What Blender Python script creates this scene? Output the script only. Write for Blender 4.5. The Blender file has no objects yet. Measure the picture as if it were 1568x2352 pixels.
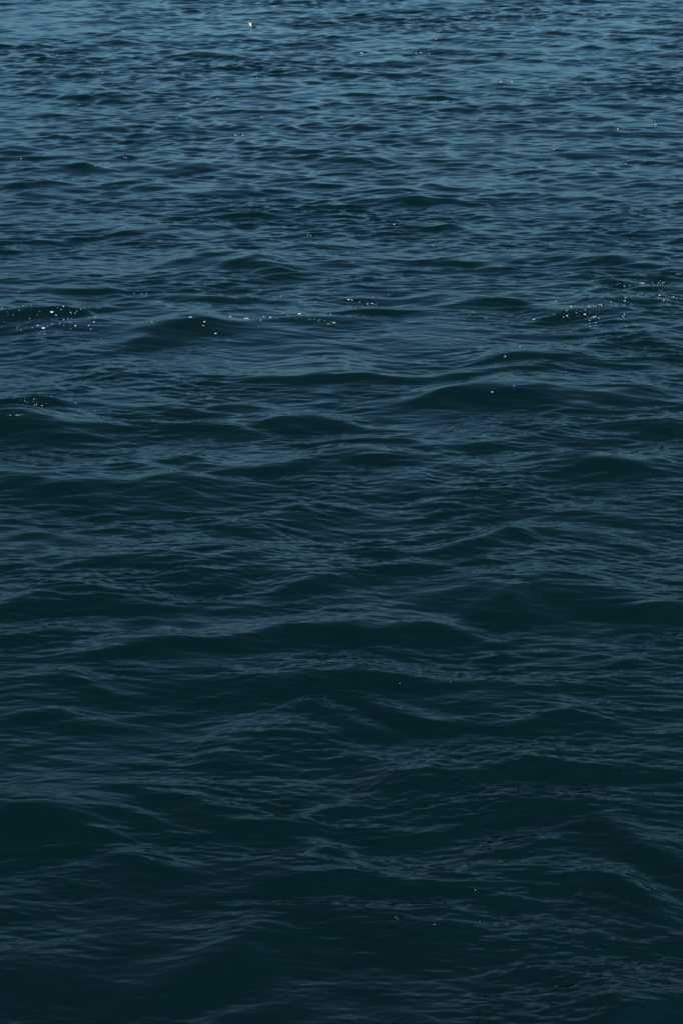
import bpy, bmesh, math, random
import numpy as np
from mathutils import Vector, Matrix

# ------------------------------------------------------------------ camera, sky, sun, exposure
S = bpy.context.scene
H = 12.0                      # the deck of a boat or pier above the sea
FPX = 682 * 50.0 / 24.0      # focal length in pixels of a 682 px wide frame
PITCH = math.atan((512 + 195) / FPX)      # optical axis below the horizon

cam = bpy.data.cameras.new('camera')
cam.sensor_fit = 'HORIZONTAL'; cam.sensor_width = 24.0; cam.lens = 50.0
cam.clip_start = 0.1; cam.clip_end = 20000
cam.dof.use_dof = True; cam.dof.focus_distance = 24.0; cam.dof.aperture_fstop = 5.0
co = bpy.data.objects.new('camera', cam); S.collection.objects.link(co)
co.location = (0, 0, H); co.rotation_euler = (math.pi / 2 - PITCH, 0, 0)
S.camera = co

SUN_EL, SUN_AZ = math.radians(36), math.radians(160)   # azimuth clockwise from +Y: high sun behind the camera
W = bpy.data.worlds.new('World'); S.world = W; W.use_nodes = True
nt = W.node_tree; nt.nodes.clear()
sky = nt.nodes.new('ShaderNodeTexSky'); sky.sky_type = 'NISHITA'; sky.sun_disc = False
sky.sun_elevation = SUN_EL; sky.sun_rotation = SUN_AZ
sky.air_density = 1.3; sky.dust_density = 0.0; sky.ozone_density = 10.0; sky.altitude = 0
bg = nt.nodes.new('ShaderNodeBackground'); bg.inputs['Strength'].default_value = 0.1
wo = nt.nodes.new('ShaderNodeOutputWorld')
# pale haze that thickens towards the horizon, a little uneven
def wmath(op, *a):
    n = nt.nodes.new('ShaderNodeMath'); n.operation = op
    for k, v in enumerate(a):
        if isinstance(v, (int, float)): n.inputs[k].default_value = v
        else: nt.links.new(v, n.inputs[k])
    return n.outputs[0]
def wmix(fac, a, colour):
    n = nt.nodes.new('ShaderNodeMix'); n.data_type = 'RGBA'; n.inputs[7].default_value = colour
    nt.links.new(fac, n.inputs[0]); nt.links.new(a, n.inputs[6])
    return n.outputs[2]
wc = nt.nodes.new('ShaderNodeTexCoord'); wm = nt.nodes.new('ShaderNodeMapping'); wm.inputs['Scale'].default_value = (1, 1, 2.0)
wn = nt.nodes.new('ShaderNodeTexNoise'); wn.inputs['Scale'].default_value = 2.6; wn.inputs['Detail'].default_value = 5
wr = nt.nodes.new('ShaderNodeMapRange')
wr.inputs['From Min'].default_value = .3; wr.inputs['From Max'].default_value = .7
wr.inputs['To Min'].default_value = -.12; wr.inputs['To Max'].default_value = -.36
nt.links.new(wc.outputs['Generated'], wm.inputs[0]); nt.links.new(wm.outputs[0], wn.inputs['Vector'])
nt.links.new(wn.outputs['Fac'], wr.inputs['Value'])
wz = nt.nodes.new('ShaderNodeSeparateXYZ'); nt.links.new(wc.outputs['Generated'], wz.inputs[0])
air = wmath('SUBTRACT', 1.0, wmath('EXPONENT', wmath('DIVIDE', wr.outputs[0], wmath('MAXIMUM', wz.outputs[2], .03))))
nt.links.new(wmix(air, sky.outputs[0], (.72, 1.85, 2.2, 1)), bg.inputs[0])
nt.links.new(bg.outputs[0], wo.inputs[0])

sl = bpy.data.lights.new('sun', 'SUN'); sl.energy = 3.5; sl.angle = math.radians(0.5); sl.color = (1, 0.96, 0.9)
so = bpy.data.objects.new('sun', sl); S.collection.objects.link(so)
sd = Vector((math.sin(SUN_AZ) * math.cos(SUN_EL), math.cos(SUN_AZ) * math.cos(SUN_EL), math.sin(SUN_EL)))
so.rotation_euler = (-sd).to_track_quat('-Z', 'Y').to_euler(); so.location = sd * 60

S.view_settings.view_transform = 'Standard'; S.view_settings.look = 'None'
S.view_settings.gamma = 1.0; S.view_settings.exposure = 1.12

# ------------------------------------------------------------------ helpers
def ray(u, v):
    """direction through a point of the photograph (u, v in 1568 x 2352 units)"""
    px, py = u * 682 / 1568 - 341, v * 1024 / 2352 - 512
    c, s = math.cos(PITCH), math.sin(PITCH)
    a = py / FPX
    return Vector((px / FPX, c - s * a, -s - c * a))

def on_level(u, v, z=0.0):
    d = ray(u, v); t = (z - H) / d.z
    return d.x * t, d.y * t

def mat(name):
    m = bpy.data.materials.new(name); m.use_nodes = True
    return m, m.node_tree, m.node_tree.nodes['Principled BSDF']

# ------------------------------------------------------------------ the waves
# long waves that can be told apart: crest x, crest y, foot y, width, tilt of the crest line (photo units)
WAVES = [
 (370,172,184,150,0,1),(250,204,222,170,0,1),(170,306,322,180,0,1),(850,212,224,180,0,1),(565,255,268,130,0,1),
 (780,165,176,120,0,1),(650,154,163,90,0,1),(960,256,266,120,0,1),(1370,105,114,90,0,1),(1540,99,108,110,0,1),
 (1480,237,248,160,0,1),(80,350,372,220,0,1.1),(270,361,374,70,0,1),(1130,186,195,140,0,1),(1370,299,308,130,0,1),
 (400,379,390,170,0,1),(700,241,250,120,0,1),(810,279,290,120,0,1),(1000,220,229,120,0,1),(300,40,47,90,0,1),(690,100,108,120,0,1),
 (90,410,425,120,0,1),(85,436,449,140,0,1),(35,419,428,80,0,1),(310,428,444,120,0,1),(490,439,451,140,0,1),
 (760,361,375,210,0,1),(190,384,397,140,0,1),(380,499,513,180,0,1),(950,452,474,280,0,1),(1120,448,459,150,0,1),
 (600,521,535,100,0,1),(340,526,550,160,0,1),(500,527,543,150,0,1),(690,560,573,230,0,1),(580,582,620,300,0,1.1),
 (440,594,620,170,0,1),(1020,524,541,170,0,1),(1130,570,590,270,0,1),(1390,580,605,230,0,1),(1520,603,617,140,0,1),
 (25,566,580,110,0,1),(110,539,556,190,0,1),(1430,494,510,190,0,1),(1300,530,541,150,0,1),(200,664,680,250,0,1),(480,684,710,340,0,1),
 (940,674,690,290,0,1),(860,709,730,210,0,1),(100,704,750,330,0,1.3),(370,735,792,400,-.03,1.2),(620,728,762,280,0,1),
 (1400,686,738,230,-.16,1.3),(1430,652,674,320,-.06,1.1),(1160,700,720,220,0,.9),
 (480,811,829,150,0,1),(600,824,856,210,0,1),(800,839,862,210,0,1),(1180,759,785,270,0,1),(1200,807,828,210,0,1),
 (1070,829,875,300,-.05,1),(1180,880,950,520,0,1.15),(1020,905,940,200,0,1),(1400,893,925,210,.05,1),(110,910,945,270,.05,1.5),
 (70,955,1015,340,.08,1.5),(400,914,940,210,.1,1),(680,940,981,260,.05,1),(380,965,1000,310,.06,1),(860,1020,1046,310,0,1),
 (1080,1025,1046,190,0,1),(1530,968,1030,260,-.12,1.5),(1420,1060,1095,230,-.05,1),
 (120,1088,1160,340,.06,1.15),(380,1120,1172,310,.06,1),(640,1083,1126,320,0,1.1),(750,1069,1090,190,0,1),(980,1122,1146,240,0,1),
 (1400,1054,1110,340,0,1.2),(1300,1172,1206,310,0,1),(1200,1244,1280,310,0,1.1),(890,1239,1275,270,0,1.1),(540,1206,1227,190,0,1),
 (250,1266,1300,230,0,1),(930,1289,1330,190,0,1.2),(1090,1292,1316,160,0,1),(60,1229,1255,160,0,1),(340,1354,1400,330,-.06,1.1),
 (740,1334,1380,230,-.06,1),(1200,1339,1405,370,0,1.25),(1480,1365,1412,260,0,1.1),(480,1394,1428,250,0,1),
 (700,1400,1490,400,-.1,1.2),(380,1448,1505,430,-.04,1.15),(950,1413,1453,330,.05,1.05),(800,1555,1650,560,0,1.3),
 (1080,1568,1603,260,.04,1),(780,1678,1720,210,0,1),(950,1643,1690,270,0,1),(1250,1638,1698,330,.04,1.1),(1350,1463,1510,370,.03,1),
 (250,1490,1540,310,-.05,1),(100,1713,1750,260,0,1),(590,1760,1808,310,0,1.15),(1200,1760,1833,430,.02,1.25),(330,1840,1885,340,0,1.1),
 (590,1848,1905,310,0,1.1),(100,1905,1995,390,0,1.2),(1220,1872,1960,540,0,1.3),(745,1922,1968,150,0,1.1),(800,1985,2065,540,0,1.25),
 (330,2022,2085,310,0,1),(1400,1950,2010,360,.03,1),(1000,2052,2092,210,0,1),(1450,2042,2100,260,0,1),
 (80,2162,2250,340,0,1.1),(500,2167,2250,390,-.05,1.1),(860,2110,2180,310,0,1),(1400,2207,2290,430,0,1.1),(1050,2222,2300,360,0,1),
 (700,2270,2340,310,0,1)]

rng = np.random.default_rng(11)
RIDGE = []
for (u, vc, vb, w, tilt, k) in WAVES:
    s = (0.31 - .06 * min(1, max(0, (vc - 1300) / 500))) * k
    xb, yb = on_level(u, vb)
    d = ray(u, vc); tc = -d.z / d.y
    yc = (H + s * yb) / (tc + s)              # crest height = s * depth of the front face
    A = H - yc * tc
    xc = d.x / d.y * yc
    wid = w * 682 / 1568 / FPX * math.hypot(yc, H)
    # tilt: dy in the picture -> dy on the water
    slope = -.6 * tilt * (yc * yc + H * H) / (H * math.hypot(yc, H)) * 1.0
    RIDGE.append((xc, yc, A, (yc - yb) / 1.7, wid / 2.6, slope, rng.uniform(0, 6.28)))

# long gentle backs that lean away and carry the pale sheen of the low sky: x, far edge, crest, width
BACKS = [(1300,1690,1758,520),(1000,1705,1770,280),(620,1725,1762,320),(400,1795,1838,430),(900,1790,1850,420),(1300,1835,1868,500),(420,1195,1262,520),
 (600,1290,1342,420),(1100,1210,1242,370),(250,1300,1352,470),(1300,1300,1338,460),(900,1048,1082,420),(1100,985,1022,420),(650,1508,1553,470),
 (150,1560,1610,350),(100,1415,1447,350),(1150,1520,1562,370),(650,1940,1984,470),(1480,2005,2042,320),(150,2085,2158,420),(1000,2310,2350,200),
 (900,655,673,520),(250,865,907,520),(800,800,837,460),(1300,960,1002,320),(1450,755,800,320),(1250,1440,1462,300),(500,1045,1082,400),(1150,1120,1170,360),
 (450,640,664,420),(1200,620,650,420),(500,490,521,420),(1300,440,468,420),(300,380,410,380),(900,410,448,380)]
for (u, vt, vc, w) in BACKS:
    if vc < 800: continue
    x0, y0 = on_level(u, vc); x1, y1 = on_level(u, vt)
    dep = y1 - y0; A = min((.2 if vc < 1500 else .14) * dep, .14)
    y0 = (H - A) * y0 / H; x0 = (H - A) * x0 / H
    RIDGE.append((x0, y0, A, -dep / 1.3, w * 682 / 1568 / FPX * math.hypot(y0, H) / 2.6, 0, rng.uniform(0, 6.28)))

# a wind sea: many short waves of slowly falling steepness
def components():
    out = []
    lo, hi, n = math.log(0.05), math.log(5.0), 280
    for i in range(n):
        lam = math.exp(lo + (hi - lo) * (i + rng.random()) / n)
        k = 2 * math.pi / lam
        c = rng.random()
        wide = .17 + .28 * min(1, max(0, (lam - .25) / .5))      # the shortest ripples run in long parallel crests
        if c < .82: th, fam = rng.normal(0.0, wide), 0
        elif c < .91: th, fam = rng.normal(.5, .2), 1
        else: th, fam = rng.normal(-.45, .2), 2
        if lam > 1.3: ms = .0018           # the long waves above already carry most of this slope
        elif lam > .5: ms = .0050
        elif lam > .25: ms = .0110
        elif lam > .12: ms = .0190
        else: ms = .0200
        per = n / ((hi - lo) / math.log(2))          # components per octave
        sl = math.sqrt(2 * ms / per)
        # waves run towards the camera, crests lie across the view
        out.append((lam, k * math.sin(th), -k * math.cos(th), sl / k, rng.uniform(0, 2 * math.pi), fam))
    return out
COMP = components()

def smooth_noise(x, y, scale, seed, n=9):
    r = np.random.default_rng(seed); f = np.zeros_like(x)
    for _ in range(n):
        a = r.uniform(0, 6.28); k = 2 * math.pi / (scale * r.uniform(.6, 1.7))
        f += np.sin(k * (math.cos(a) * x * .6 + math.sin(a) * y) + r.uniform(0, 6.28)).astype(np.float32)
    return f / math.sqrt(n / 2)

def displace(x, y, dx, dy):
    """x, y, dx, dy: float32 arrays (vertices and local grid spacing) -> moved x, y, z"""
    z = np.zeros_like(x); face = np.zeros_like(x); ox = np.zeros_like(x); oy = np.zeros_like(x)
    wx = x + .16 * smooth_noise(x, y, 1.7, 3); wy = y + .16 * smooth_noise(x, y, 1.9, 4) + .3 * smooth_noise(x, y, 6., 5)
    for (xc, yc, A, sf, sx, slope, ph) in RIDGE:
        lean = sf < 0; sf = abs(sf)
        m = (np.abs(x - xc) < 3.4 * sx) & (np.abs(y - yc) < 6.5 * sf + abs(slope) * 3 * sx)
        if not m.any(): continue
        X = wx[m] - xc; Y = wy[m] - yc - slope * X + .35 * sf * np.sin(X / sx * 1.9 + ph)
        e = np.where(Y < 0, (Y / (.45 * sf if lean else sf)) ** 2, (Y / (sf if lean else 1.2 * sf)) ** 2)
        g = np.exp(-.5 * e - .5 * (X / sx) ** 2)
        z[m] += (A * g) ** 3
        if not lean: face[m] += np.where(Y < .15 * sf, g ** .5, 0)
    z = np.cbrt(z) * np.clip(.92 + .16 * smooth_noise(x, y, 1.8, 41), .4, 1.4)      # broken crests
    # patches of rougher and of smoother water
    m1 = np.clip(1 + .2 * smooth_noise(x, y, 2.6, 21), .25, 2.0)
    m2 = np.clip(1 + .18 * smooth_noise(x, y, 7.0, 22), .3, 2.0)
    m2 = m2 * np.clip(1 + .18 * np.clip((y - 20) / 25, 0, 1) * smooth_noise(x, y, 19.0, 23), .4, 1.8)      # gusts and calmer lanes
    tr = [1.0, np.clip(.7 + .35 * smooth_noise(x, y, 6.0, 31), 0, 2.), np.clip(.7 + .35 * smooth_noise(x, y, 6.5, 32), 0, 2.)]
    gain = 1 + .85 * np.clip((y - 25) / 45, 0, 1)     # more wind on the open water farther out
    calm = 1 - .5 * np.clip(face, 0, 1.2)          # the steep front faces are glassier
    for (lam, kx, ky, a, ph, fam) in COMP:
        q = np.maximum(np.abs(kx) * dx, np.abs(ky) * dy)
        wgt = np.clip((2.5 - q) / .9, 0, 1)
        rows = wgt.max(axis=1) > 0
        if not rows.any(): continue
        X = x[rows]; Y = y[rows]
        warp = min(.5, .2 + .5 * lam)
        p = kx * (X + warp * (wx[rows] - X)) + ky * (Y + warp * (wy[rows] - Y)) + ph
        amp = a * wgt[rows] * (gain[rows] if lam < .5 else .2 + .8 * gain[rows]) * (m1[rows] * m2[rows] * calm[rows] if lam < .45 else (m2[rows] if lam < 1.6 else 1.0))
        if fam: amp = amp * tr[fam][rows]
        s, c = np.sin(p), np.cos(p)
        kk = math.hypot(kx, ky); ch = .4 if lam > .3 else .15
        z[rows] += amp * s
        ox[rows] += amp * (kx / kk) * c * ch; oy[rows] += amp * (ky / kk) * c * ch
    return x + ox, y + oy, z

def geometric(a, b, first, grow):
    out = [a]; d = first
    while out[-1] < b: out.append(out[-1] + d); d *= grow
    return out

# rows of the sheet (distance), finer near the camera
near = [8.5]
while near[-1] < 48: near.append(near[-1] + .0122 * (near[-1] / 12) ** 1.05)
far = [near[-1]]
while far[-1] < 125: far.append(far[-1] + .08 * (far[-1] / 48) ** .4)
far += geometric(far[-1], 9000, .4, 1.09)[1:]
back = [8.5 - t for t in geometric(0, 400, .05, 1.14)[1:]][::-1]
NC, OUT = 600, 32                        # core columns, outer columns per side
core = np.linspace(-1, 1, NC + 1)
grow = 1 + np.cumsum(.0036 * 1.2 ** np.arange(1, OUT + 1))
cols = np.concatenate([-grow[::-1], core, grow])
cols2 = cols[::2]
def half_width(y): return np.maximum(.305 * y + 1.0, 2.8)

def grid(rows, cols):
    rows = np.array(rows, np.float32)
    hw = half_width(rows)[:, None].astype(np.float32)
    x = hw * cols[None, :].astype(np.float32); y = np.repeat(rows[:, None], len(cols), 1)
    dy = np.repeat(np.abs(np.gradient(rows))[:, None], len(cols), 1).astype(np.float32)
    dx = hw * np.abs(np.gradient(cols))[None, :].astype(np.float32)
    return displace(x, y, dx, dy)

def quads(nr, nc, base):
    i = np.arange(nr - 1)[:, None] * nc + np.arange(nc - 1)[None, :] + base
    return np.stack([i, i + 1, i + nc + 1, i + nc], -1).reshape(-1, 4)

r1 = back + near
x1, y1, z1 = grid(r1, cols)
x2, y2, z2 = grid(far, cols2)
n1, c1, c2 = len(r1), len(cols), len(cols2)
x2[0], y2[0], z2[0] = x1[-1, ::2], y1[-1, ::2], z1[-1, ::2]
co1 = np.stack([x1, y1, z1], -1).reshape(-1, 3); co2 = np.stack([x2[1:], y2[1:], z2[1:]], -1).reshape(-1, 3)
verts = np.concatenate([co1, co2]).astype(np.float32)
q = np.concatenate([quads(n1, c1, 0), quads(len(far) - 1, c2, n1 * c1)])
last = (n1 - 1) * c1 + np.arange(0, c1 - 1, 2); fb = n1 * c1 + np.arange(c2 - 1)
pent = np.stack([last, last + 1, last + 2, fb + 1, fb], -1)
loops = np.concatenate([q.reshape(-1), pent.reshape(-1)]).astype(np.int32)
starts = np.concatenate([np.arange(len(q)) * 4, len(q) * 4 + np.arange(len(pent)) * 5]).astype(np.int32)
me = bpy.data.meshes.new('water')
me.vertices.add(len(verts)); me.vertices.foreach_set('co', verts.reshape(-1))
me.loops.add(len(loops)); me.loops.foreach_set('vertex_index', loops)
me.polygons.add(len(starts)); me.polygons.foreach_set('loop_start', starts)
me.update(calc_edges=True)
me.polygons.foreach_set('use_smooth', np.ones(len(starts), bool))
water = bpy.data.objects.new('water', me); S.collection.objects.link(water)
water['kind'] = 'structure'; water['label'] = 'dark teal rippled open sea filling the whole view'

m, t, b = mat('sea_water')
b.inputs['Base Color'].default_value = (.0, .0038, .0028, 1)
b.inputs['IOR'].default_value = 1.333
b.inputs['Roughness'].default_value = .025
tc = t.nodes.new('ShaderNodeTexCoord')
mp = t.nodes.new('ShaderNodeMapping'); mp.inputs['Scale'].default_value = (.22, 1, 1)
n1_ = t.nodes.new('ShaderNodeTexNoise'); n1_.inputs['Scale'].default_value = 13; n1_.inputs['Detail'].default_value = 4
n1_.inputs['Roughness'].default_value = .55; n1_.inputs['Distortion'].default_value = .3
bp = t.nodes.new('ShaderNodeBump'); bp.inputs['Strength'].default_value = .2; bp.inputs['Distance'].default_value = .016
t.links.new(tc.outputs['Object'], mp.inputs[0]); t.links.new(mp.outputs[0], n1_.inputs['Vector'])
t.links.new(n1_.outputs['Fac'], bp.inputs['Height']); t.links.new(bp.outputs[0], b.inputs['Normal'])
me.materials.append(m)

# ------------------------------------------------------------------ foam flecks and bubbles lying on the water
bpy.context.view_layer.update()
def hit(u, v):
    d = ray(u, v).normalized()
    ok, p, n, _ = water.ray_cast(Vector((0, 0, H)), d)
    if not ok:
        x, y = on_level(u, v); p, n = Vector((x, y, 0)), Vector((0, 0, 1))
    return p, n

fm, ft, fb_ = mat('sea_foam')
fb_.inputs['Base Color'].default_value = (.5, .5, .48, 1); fb_.inputs['Roughness'].default_value = .25
fn = ft.nodes.new('ShaderNodeTexNoise'); fn.inputs['Scale'].default_value = 5; fn.inputs['Detail'].default_value = 3
fr = ft.nodes.new('ShaderNodeValToRGB'); fr.color_ramp.elements[0].position = .38; fr.color_ramp.elements[0].color = (.16, .18, .18, 1)
fr.color_ramp.elements[1].position = .6; fr.color_ramp.elements[1].color = (.5, .5, .48, 1)
fc = ft.nodes.new('ShaderNodeTexCoord')
ft.links.new(fc.outputs['Object'], fn.inputs['Vector']); ft.links.new(fn.outputs['Fac'], fr.inputs[0]); ft.links.new(fr.outputs[0], fb_.inputs['Base Color'])

rnd = random.Random(5)
def fleck(bm, u, v, w, h):
    """a low irregular dome of froth; u, v, w, h as seen in the photograph"""
    p, n = hit(u, v)
    view = Vector((0, 0, H)) - p; dist = view.length
    k = dist * 682 / 1568 / FPX
    f_ = rnd.uniform(.42, .9); w *= f_ * 1.1; h *= f_ * .7
    rx = max(.5 * w * k, .005)
    see = max(.2, n.dot(view.normalized()))
    ry = min(max(.5 * h * k / see, .45 * rx), 1.4 * rx)
    n = (n + Vector((0, 0, .6))).normalized()
    ax = Vector((1, 0, 0)); ax = (ax - n * ax.dot(n)).normalized(); ay = n.cross(ax)
    rz = .42 * min(rx, ry)
    N = 9; a0 = rnd.uniform(0, 6.28)
    rim, mid = [], []
    for i in range(N):
        a = a0 + 2 * math.pi * i / N; f = rnd.uniform(.72, 1.12)
        e = ax * math.cos(a) * rx * f + ay * math.sin(a) * ry * f
        rim.append(bm.verts.new(p + e - n * rz * .5)); mid.append(bm.verts.new(p + e * .68 + n * rz * rnd.uniform(.55, .9)))
    top = bm.verts.new(p + n * rz * 1.1)
    for i in range(N):
        j = (i + 1) % N
        bm.faces.new((rim[i], rim[j], mid[j], mid[i])); bm.faces.new((mid[i], mid[j], top))

def foam(label, flecks, spread=()):
    bm = bmesh.new()
    for f in flecks: fleck(bm, *f)
    for (x0, y0, x1, y1, sd_, cnt, big) in spread:      # loose bubbles strewn along a crest
        for _ in range(int(cnt * .5)):
            q_ = rnd.random(); w = rnd.uniform(.8, big) if rnd.random() < .25 else rnd.uniform(.6, 1.8)
            fleck(bm, x0 + (x1 - x0) * q_ + rnd.gauss(0, sd_), y0 + (y1 - y0) * q_ + rnd.gauss(0, sd_ * .45), w * 1.3, w * .75)
    me_ = bpy.data.meshes.new('sea_foam'); bm.to_mesh(me_); bm.free()
    me_.polygons.foreach_set('use_smooth', [True] * len(me_.polygons)); me_.materials.append(fm)
    o = bpy.data.objects.new('sea_foam', me_); S.collection.objects.link(o)
    o['kind'] = 'stuff'; o['label'] = label

def sub(rows, x0, y0, k):                 # from an enlarged view to photo units
    c = 1568 / 2731
    return [((x0 + x * k) * c, (y0 + y * k) * c, w * k * c, h * k * c) for (x, y, w, h) in rows]

left = sub([(808,617,88,26),(877,668,40,20),(992,531,30,24),(467,721,36,18),(588,832,48,22),(675,870,80,16),(940,785,40,12),(935,808,50,20),
 (1000,830,60,16),(1065,723,36,24),(1105,625,42,28),(1118,652,20,16),(1178,635,14,14),(998,742,38,14),(1183,833,50,14),(1470,777,40,18),
 (1265,574,30,10),(1200,607,24,10),(957,579,24,16),(903,549,20,12),(300,594,18,20),(108,618,24,14),(207,672,16,12),(322,700,18,10),(33,551,28,12),
 (363,524,22,12),(322,902,44,14),(506,860,36,12),(745,842,28,12),(270,870,36,10),(300,820,22,10),(418,785,16,10),(378,788,16,8),(624,612,14,10),
 (588,669,16,10),(292,308,22,10),(498,515,28,10),(808,807,28,10),(838,815,24,10),(1080,770,26,10),(1110,785,28,14),(1110,882,36,10),(1422,888,34,10),
 (885,951,34,10),(700,962,26,10),(622,960,26,10),(400,955,22,8),(1336,488,28,8),(1398,549,20,14),(1385,716,26,10),(1486,702,30,8),(1120,725,18,10),
 (1058,940,14,10)], 0, 1090, 400 / 1568)
foam('loose white foam flecks on the dark wave face at the left edge', left, [(10,715,240,745,26,46,3.5),(60,770,300,795,30,22,3)])
mid_ = sub([(1032,243,22,12),(1103,251,38,7),(853,245,24,8),(915,265,12,8),(1240,248,14,6),(965,318,14,6),(910,283,12,8),(1340,230,20,5),(680,268,16,4),
 (1257,153,8,8),(600,138,8,5),(635,140,14,5),(655,138,10,4),(1480,232,10,6),(1460,238,8,5),(1495,270,14,4),(1470,275,8,5),(1180,243,8,5),(1210,246,10,5),
 (1168,258,8,4),(1290,238,8,4)], 0, 1050, 1400 / 1568) + sub([(155,242,14,8),(175,240,14,7),(195,243,10,6),(70,222,14,7),(84,224,12,6),(100,260,5,5),
 (770,478,8,5),(838,434,6,4),(900,310,14,5),(250,200,6,4),(180,212,8,4),(610,290,8,4),(685,305,7,4),(800,260,6,3)], 1331, 1000, 1400 / 1568)
foam('thin line of white foam flecks along the low crests at centre', mid_, [(500,730,780,735,14,34,3),(780,690,900,700,12,16,2.6),(900,705,1250,735,18,40,2.6)])
right = sub([(876,192,34,20),(937,185,16,14),(1075,156,26,18),(1092,152,26,18),(1114,154,16,14),(1327,150,16,22),(1349,144,14,18),(1280,150,24,30),(1303,163,10,14),
 (1160,173,18,10),(1488,46,14,14),(1512,44,14,14),(1536,46,14,14),(225,238,10,12),(262,210,16,14),(285,238,12,12),(290,208,14,10),(665,274,10,12),(690,274,10,10),
 (460,433,28,28),(510,427,16,12),(540,423,14,14),(575,410,20,14),(598,408,22,16),(720,378,26,12),(887,330,24,20),(880,365,30,20),(867,412,22,12),(781,420,18,12),
 (950,410,12,14),(1046,305,24,14),(985,298,12,14),(963,306,14,10),(1083,270,22,22),(1452,318,28,18),(1275,328,16,20),(1310,333,20,16),(1340,355,26,14),(1367,330,16,12),
 (1290,298,30,14),(1287,243,10,12),(1317,243,12,14),(1520,190,12,10),(1552,175,16,12),(412,470,20,28),(383,450,16,16),(195,480,30,12),(47,525,36,16),(197,540,34,14),
 (310,503,22,10),(408,523,34,10),(510,556,26,16),(532,548,28,16),(576,568,24,12),(536,622,24,12),(466,595,36,10),(875,522,18,18),(862,550,30,20),(898,660,40,10),
 (485,328,12,12),(65,370,20,14),(3,455,10,12),(290,422,30,6),(245,432,40,5),(470,668,30,12)], 2200, 1080, 531 / 1568)
foam('bright sparkling foam flecks strung along the wave crest at the right edge', right, [(1270,735,1450,690,9,40,2.4),(1360,660,1560,645,8,30,2.4),(1340,745,1400,755,10,16,2.2),(1450,700,1540,690,12,14,2)])
low = sub([(80,77,14,10),(168,98,12,8),(243,117,12,10),(293,99,12,8),(290,129,22,12),(312,138,12,10),(330,147,18,12),(400,106,26,12),(437,107,8,6),(396,135,20,10),
 (437,140,16,10),(430,168,18,8),(404,178,16,10),(430,186,10,8),(495,183,20,12),(550,161,8,6),(604,73,12,8),(893,152,34,18),(78,298,12,10),(120,298,30,16),(193,297,26,14),
 (220,298,20,12),(248,290,14,12),(270,294,18,12),(925,238,14,8),(942,238,8,6),(1033,236,14,6),(1132,242,10,8),(1110,242,14,4),(1178,235,10,6),(1287,247,14,10),
 (1313,250,8,6),(1496,239,12,10),(1280,290,10,8)], 0, 1560, 531 / 1568)
foam('few bright bubbles on the darker wave below the left foam patch', low)
foam('scattered tiny white flecks on the far blue water at the top',
 [(600,268,6,5),(499,226,5,4),(285,361,5,3),(290,362,4,3),(219,382,4,3),(330,356,3,3),(48,364,4,3),(405,272,4,3),(707,539,5,4),(713,541,5,4),(994,564,4,4),(772,578,3,3),(825,540,3,3),
  (935,515,4,3),(905,515,6,3),(1154,284,3,4),(1271,343,3,4),(1437,376,3,5),(955,122,5,3),(966,121,6,4),(985,123,4,3),(830,122,7,4),(1001,90,3,4),(1059,64,3,4),(1345,188,3,4),
  (1095,187,4,3),(1150,188,5,3),(1175,188,5,3),(1490,92,3,4),(1315,20,3,4),(1398,73,3,3),(558,311,7,3),(540,310,5,3),(525,342,4,2),(590,178,3,3),(420,172,3,3),(235,168,4,3),
  (1505,286,4,3),(1418,296,4,3),(1444,318,3,3),(1257,203,3,3),(940,238,3,3)])
foam('three bright bubbles and a few specks on the near dark water',
 [(1130,900,5,4),(1160,818,5,4),(1194,797,4,4),(1180,886,6,3)] + sub([(638,291,8,9),(282,413,7,7),(290,420,8,7),(455,446,10,4),(658,433,5,4)], 1331, 3300, 1400 / 1568)
 + sub([(301,262,5,5),(395,212,5,5),(527,255,5,4)], 1331, 2500, 1400 / 1568))

# ------------------------------------------------------------------ the seabird afloat on the far water
def plain(name, col, rough=.6, var=.15):
    m_, t_, b_ = mat(name); b_.inputs['Roughness'].default_value = rough
    n_ = t_.nodes.new('ShaderNodeTexNoise'); n_.inputs['Scale'].default_value = 40
    r_ = t_.nodes.new('ShaderNodeValToRGB')
    r_.color_ramp.elements[0].color = tuple(c * (1 - var) for c in col) + (1,); r_.color_ramp.elements[1].color = tuple(c * (1 + var) for c in col) + (1,)
    t_.links.new(n_.outputs['Fac'], r_.inputs[0]); t_.links.new(r_.outputs[0], b_.inputs['Base Color'])
    return m_
white, slate, black, yellow = plain('white_plumage', (.58, .58, .57)), plain('slate_plumage', (.018, .018, .02), .95), plain('black_feather', (.02, .02, .022)), plain('bill_horn', (.12, .09, .04))

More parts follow.
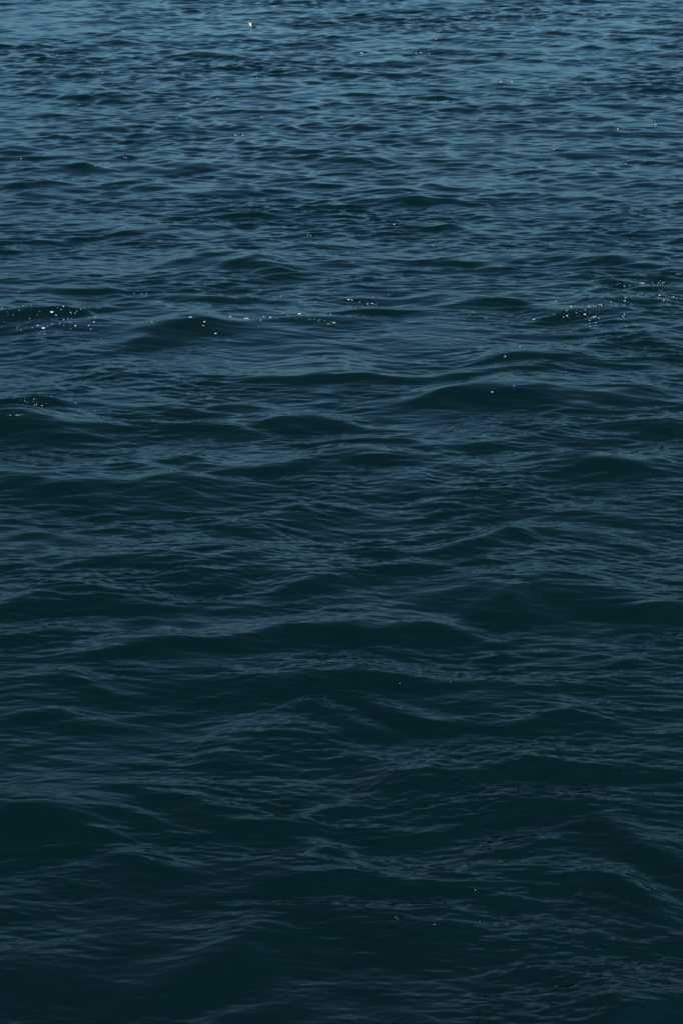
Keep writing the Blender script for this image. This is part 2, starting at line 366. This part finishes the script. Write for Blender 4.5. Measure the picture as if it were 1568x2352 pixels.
def loft(rings, n=14):
    """rings: centre, half width (y), half height across the path, path tilt"""
    bm = bmesh.new(); R = []
    for (c, ry, rz, tilt) in rings:
        up = Vector((math.sin(tilt), 0, math.cos(tilt)))
        R.append([bm.verts.new(Vector(c) + Vector((0, 1, 0)) * ry * math.cos(6.28319 * i / n) + up * rz * math.sin(6.28319 * i / n)) for i in range(n)])
    for a, b_ in zip(R, R[1:]):
        for i in range(n): bm.faces.new((a[i], a[(i + 1) % n], b_[(i + 1) % n], b_[i]))
    bm.faces.new(R[0]); bm.faces.new(R[-1][::-1])
    bmesh.ops.recalc_face_normals(bm, faces=bm.faces)
    return bm
def part(name, bm, m_, parent, smooth=True):
    d = bpy.data.meshes.new(name); bm.to_mesh(d); bm.free(); d.materials.append(m_)
    d.polygons.foreach_set('use_smooth', [smooth] * len(d.polygons))
    o = bpy.data.objects.new(name, d); S.collection.objects.link(o); o.parent = parent
    return o

p, n = hit(581, 63)
bird = bpy.data.objects.new('seabird', None); S.collection.objects.link(bird)
bird.location = p; bird.rotation_euler = (0, 0, math.radians(8)); bird.scale = (1.18, 1.15, 1.18)
bird['label'] = 'lone white-breasted seabird with dark back floating on the far water'; bird['category'] = 'bird'
body = part('body', loft([((.19, 0, .075), .012, .01, 0), ((.15, 0, .068), .04, .03, 0), ((.08, 0, .055), .07, .055, 0), ((0, 0, .045), .085, .07, 0),
   ((-.08, 0, .048), .08, .075, -.1), ((-.135, 0, .07), .065, .07, -.5), ((-.15, 0, .115), .052, .058, -1.0), ((-.15, 0, .155), .046, .05, -1.45),
   ((-.152, 0, .19), .045, .05, -1.45), ((-.168, 0, .222), .04, .042, -.7), ((-.2, 0, .224), .028, .028, -.2), ((-.222, 0, .218), .012, .012, 0)]), white, bird)
body.data.materials.append(slate)
for f in body.data.polygons:
    if f.center.x > -.09: f.material_index = 1
for s_ in (-1, 1):
    part('wing', loft([((-.11, s_ * .055, .075), .012, .015, .1), ((-.07, s_ * .072, .082), .024, .04, .1), ((0, s_ * .074, .088), .026, .05, .05), ((.09, s_ * .055, .09), .024, .04, 0),
       ((.17, s_ * .03, .1), .016, .022, 0), ((.235, s_ * .012, .118), .006, .008, 0)], 10), slate, bird)
    part('eye', loft([((-.197, s_ * .029, .226), .004, .005, 0), ((-.193, s_ * .031, .226), .007, .008, 0), ((-.189, s_ * .03, .226), .004, .005, 0)], 8), black, bird)
part('tail', loft([((.15, 0, .078), .03, .012, 0), ((.2, 0, .09), .04, .008, 0), ((.245, 0, .104), .045, .004, 0)], 10), black, bird)
part('bill', loft([((-.215, 0, .216), .011, .012, 0), ((-.245, 0, .211), .008, .009, 0), ((-.268, 0, .203), .003, .004, 0)], 8), yellow, bird)
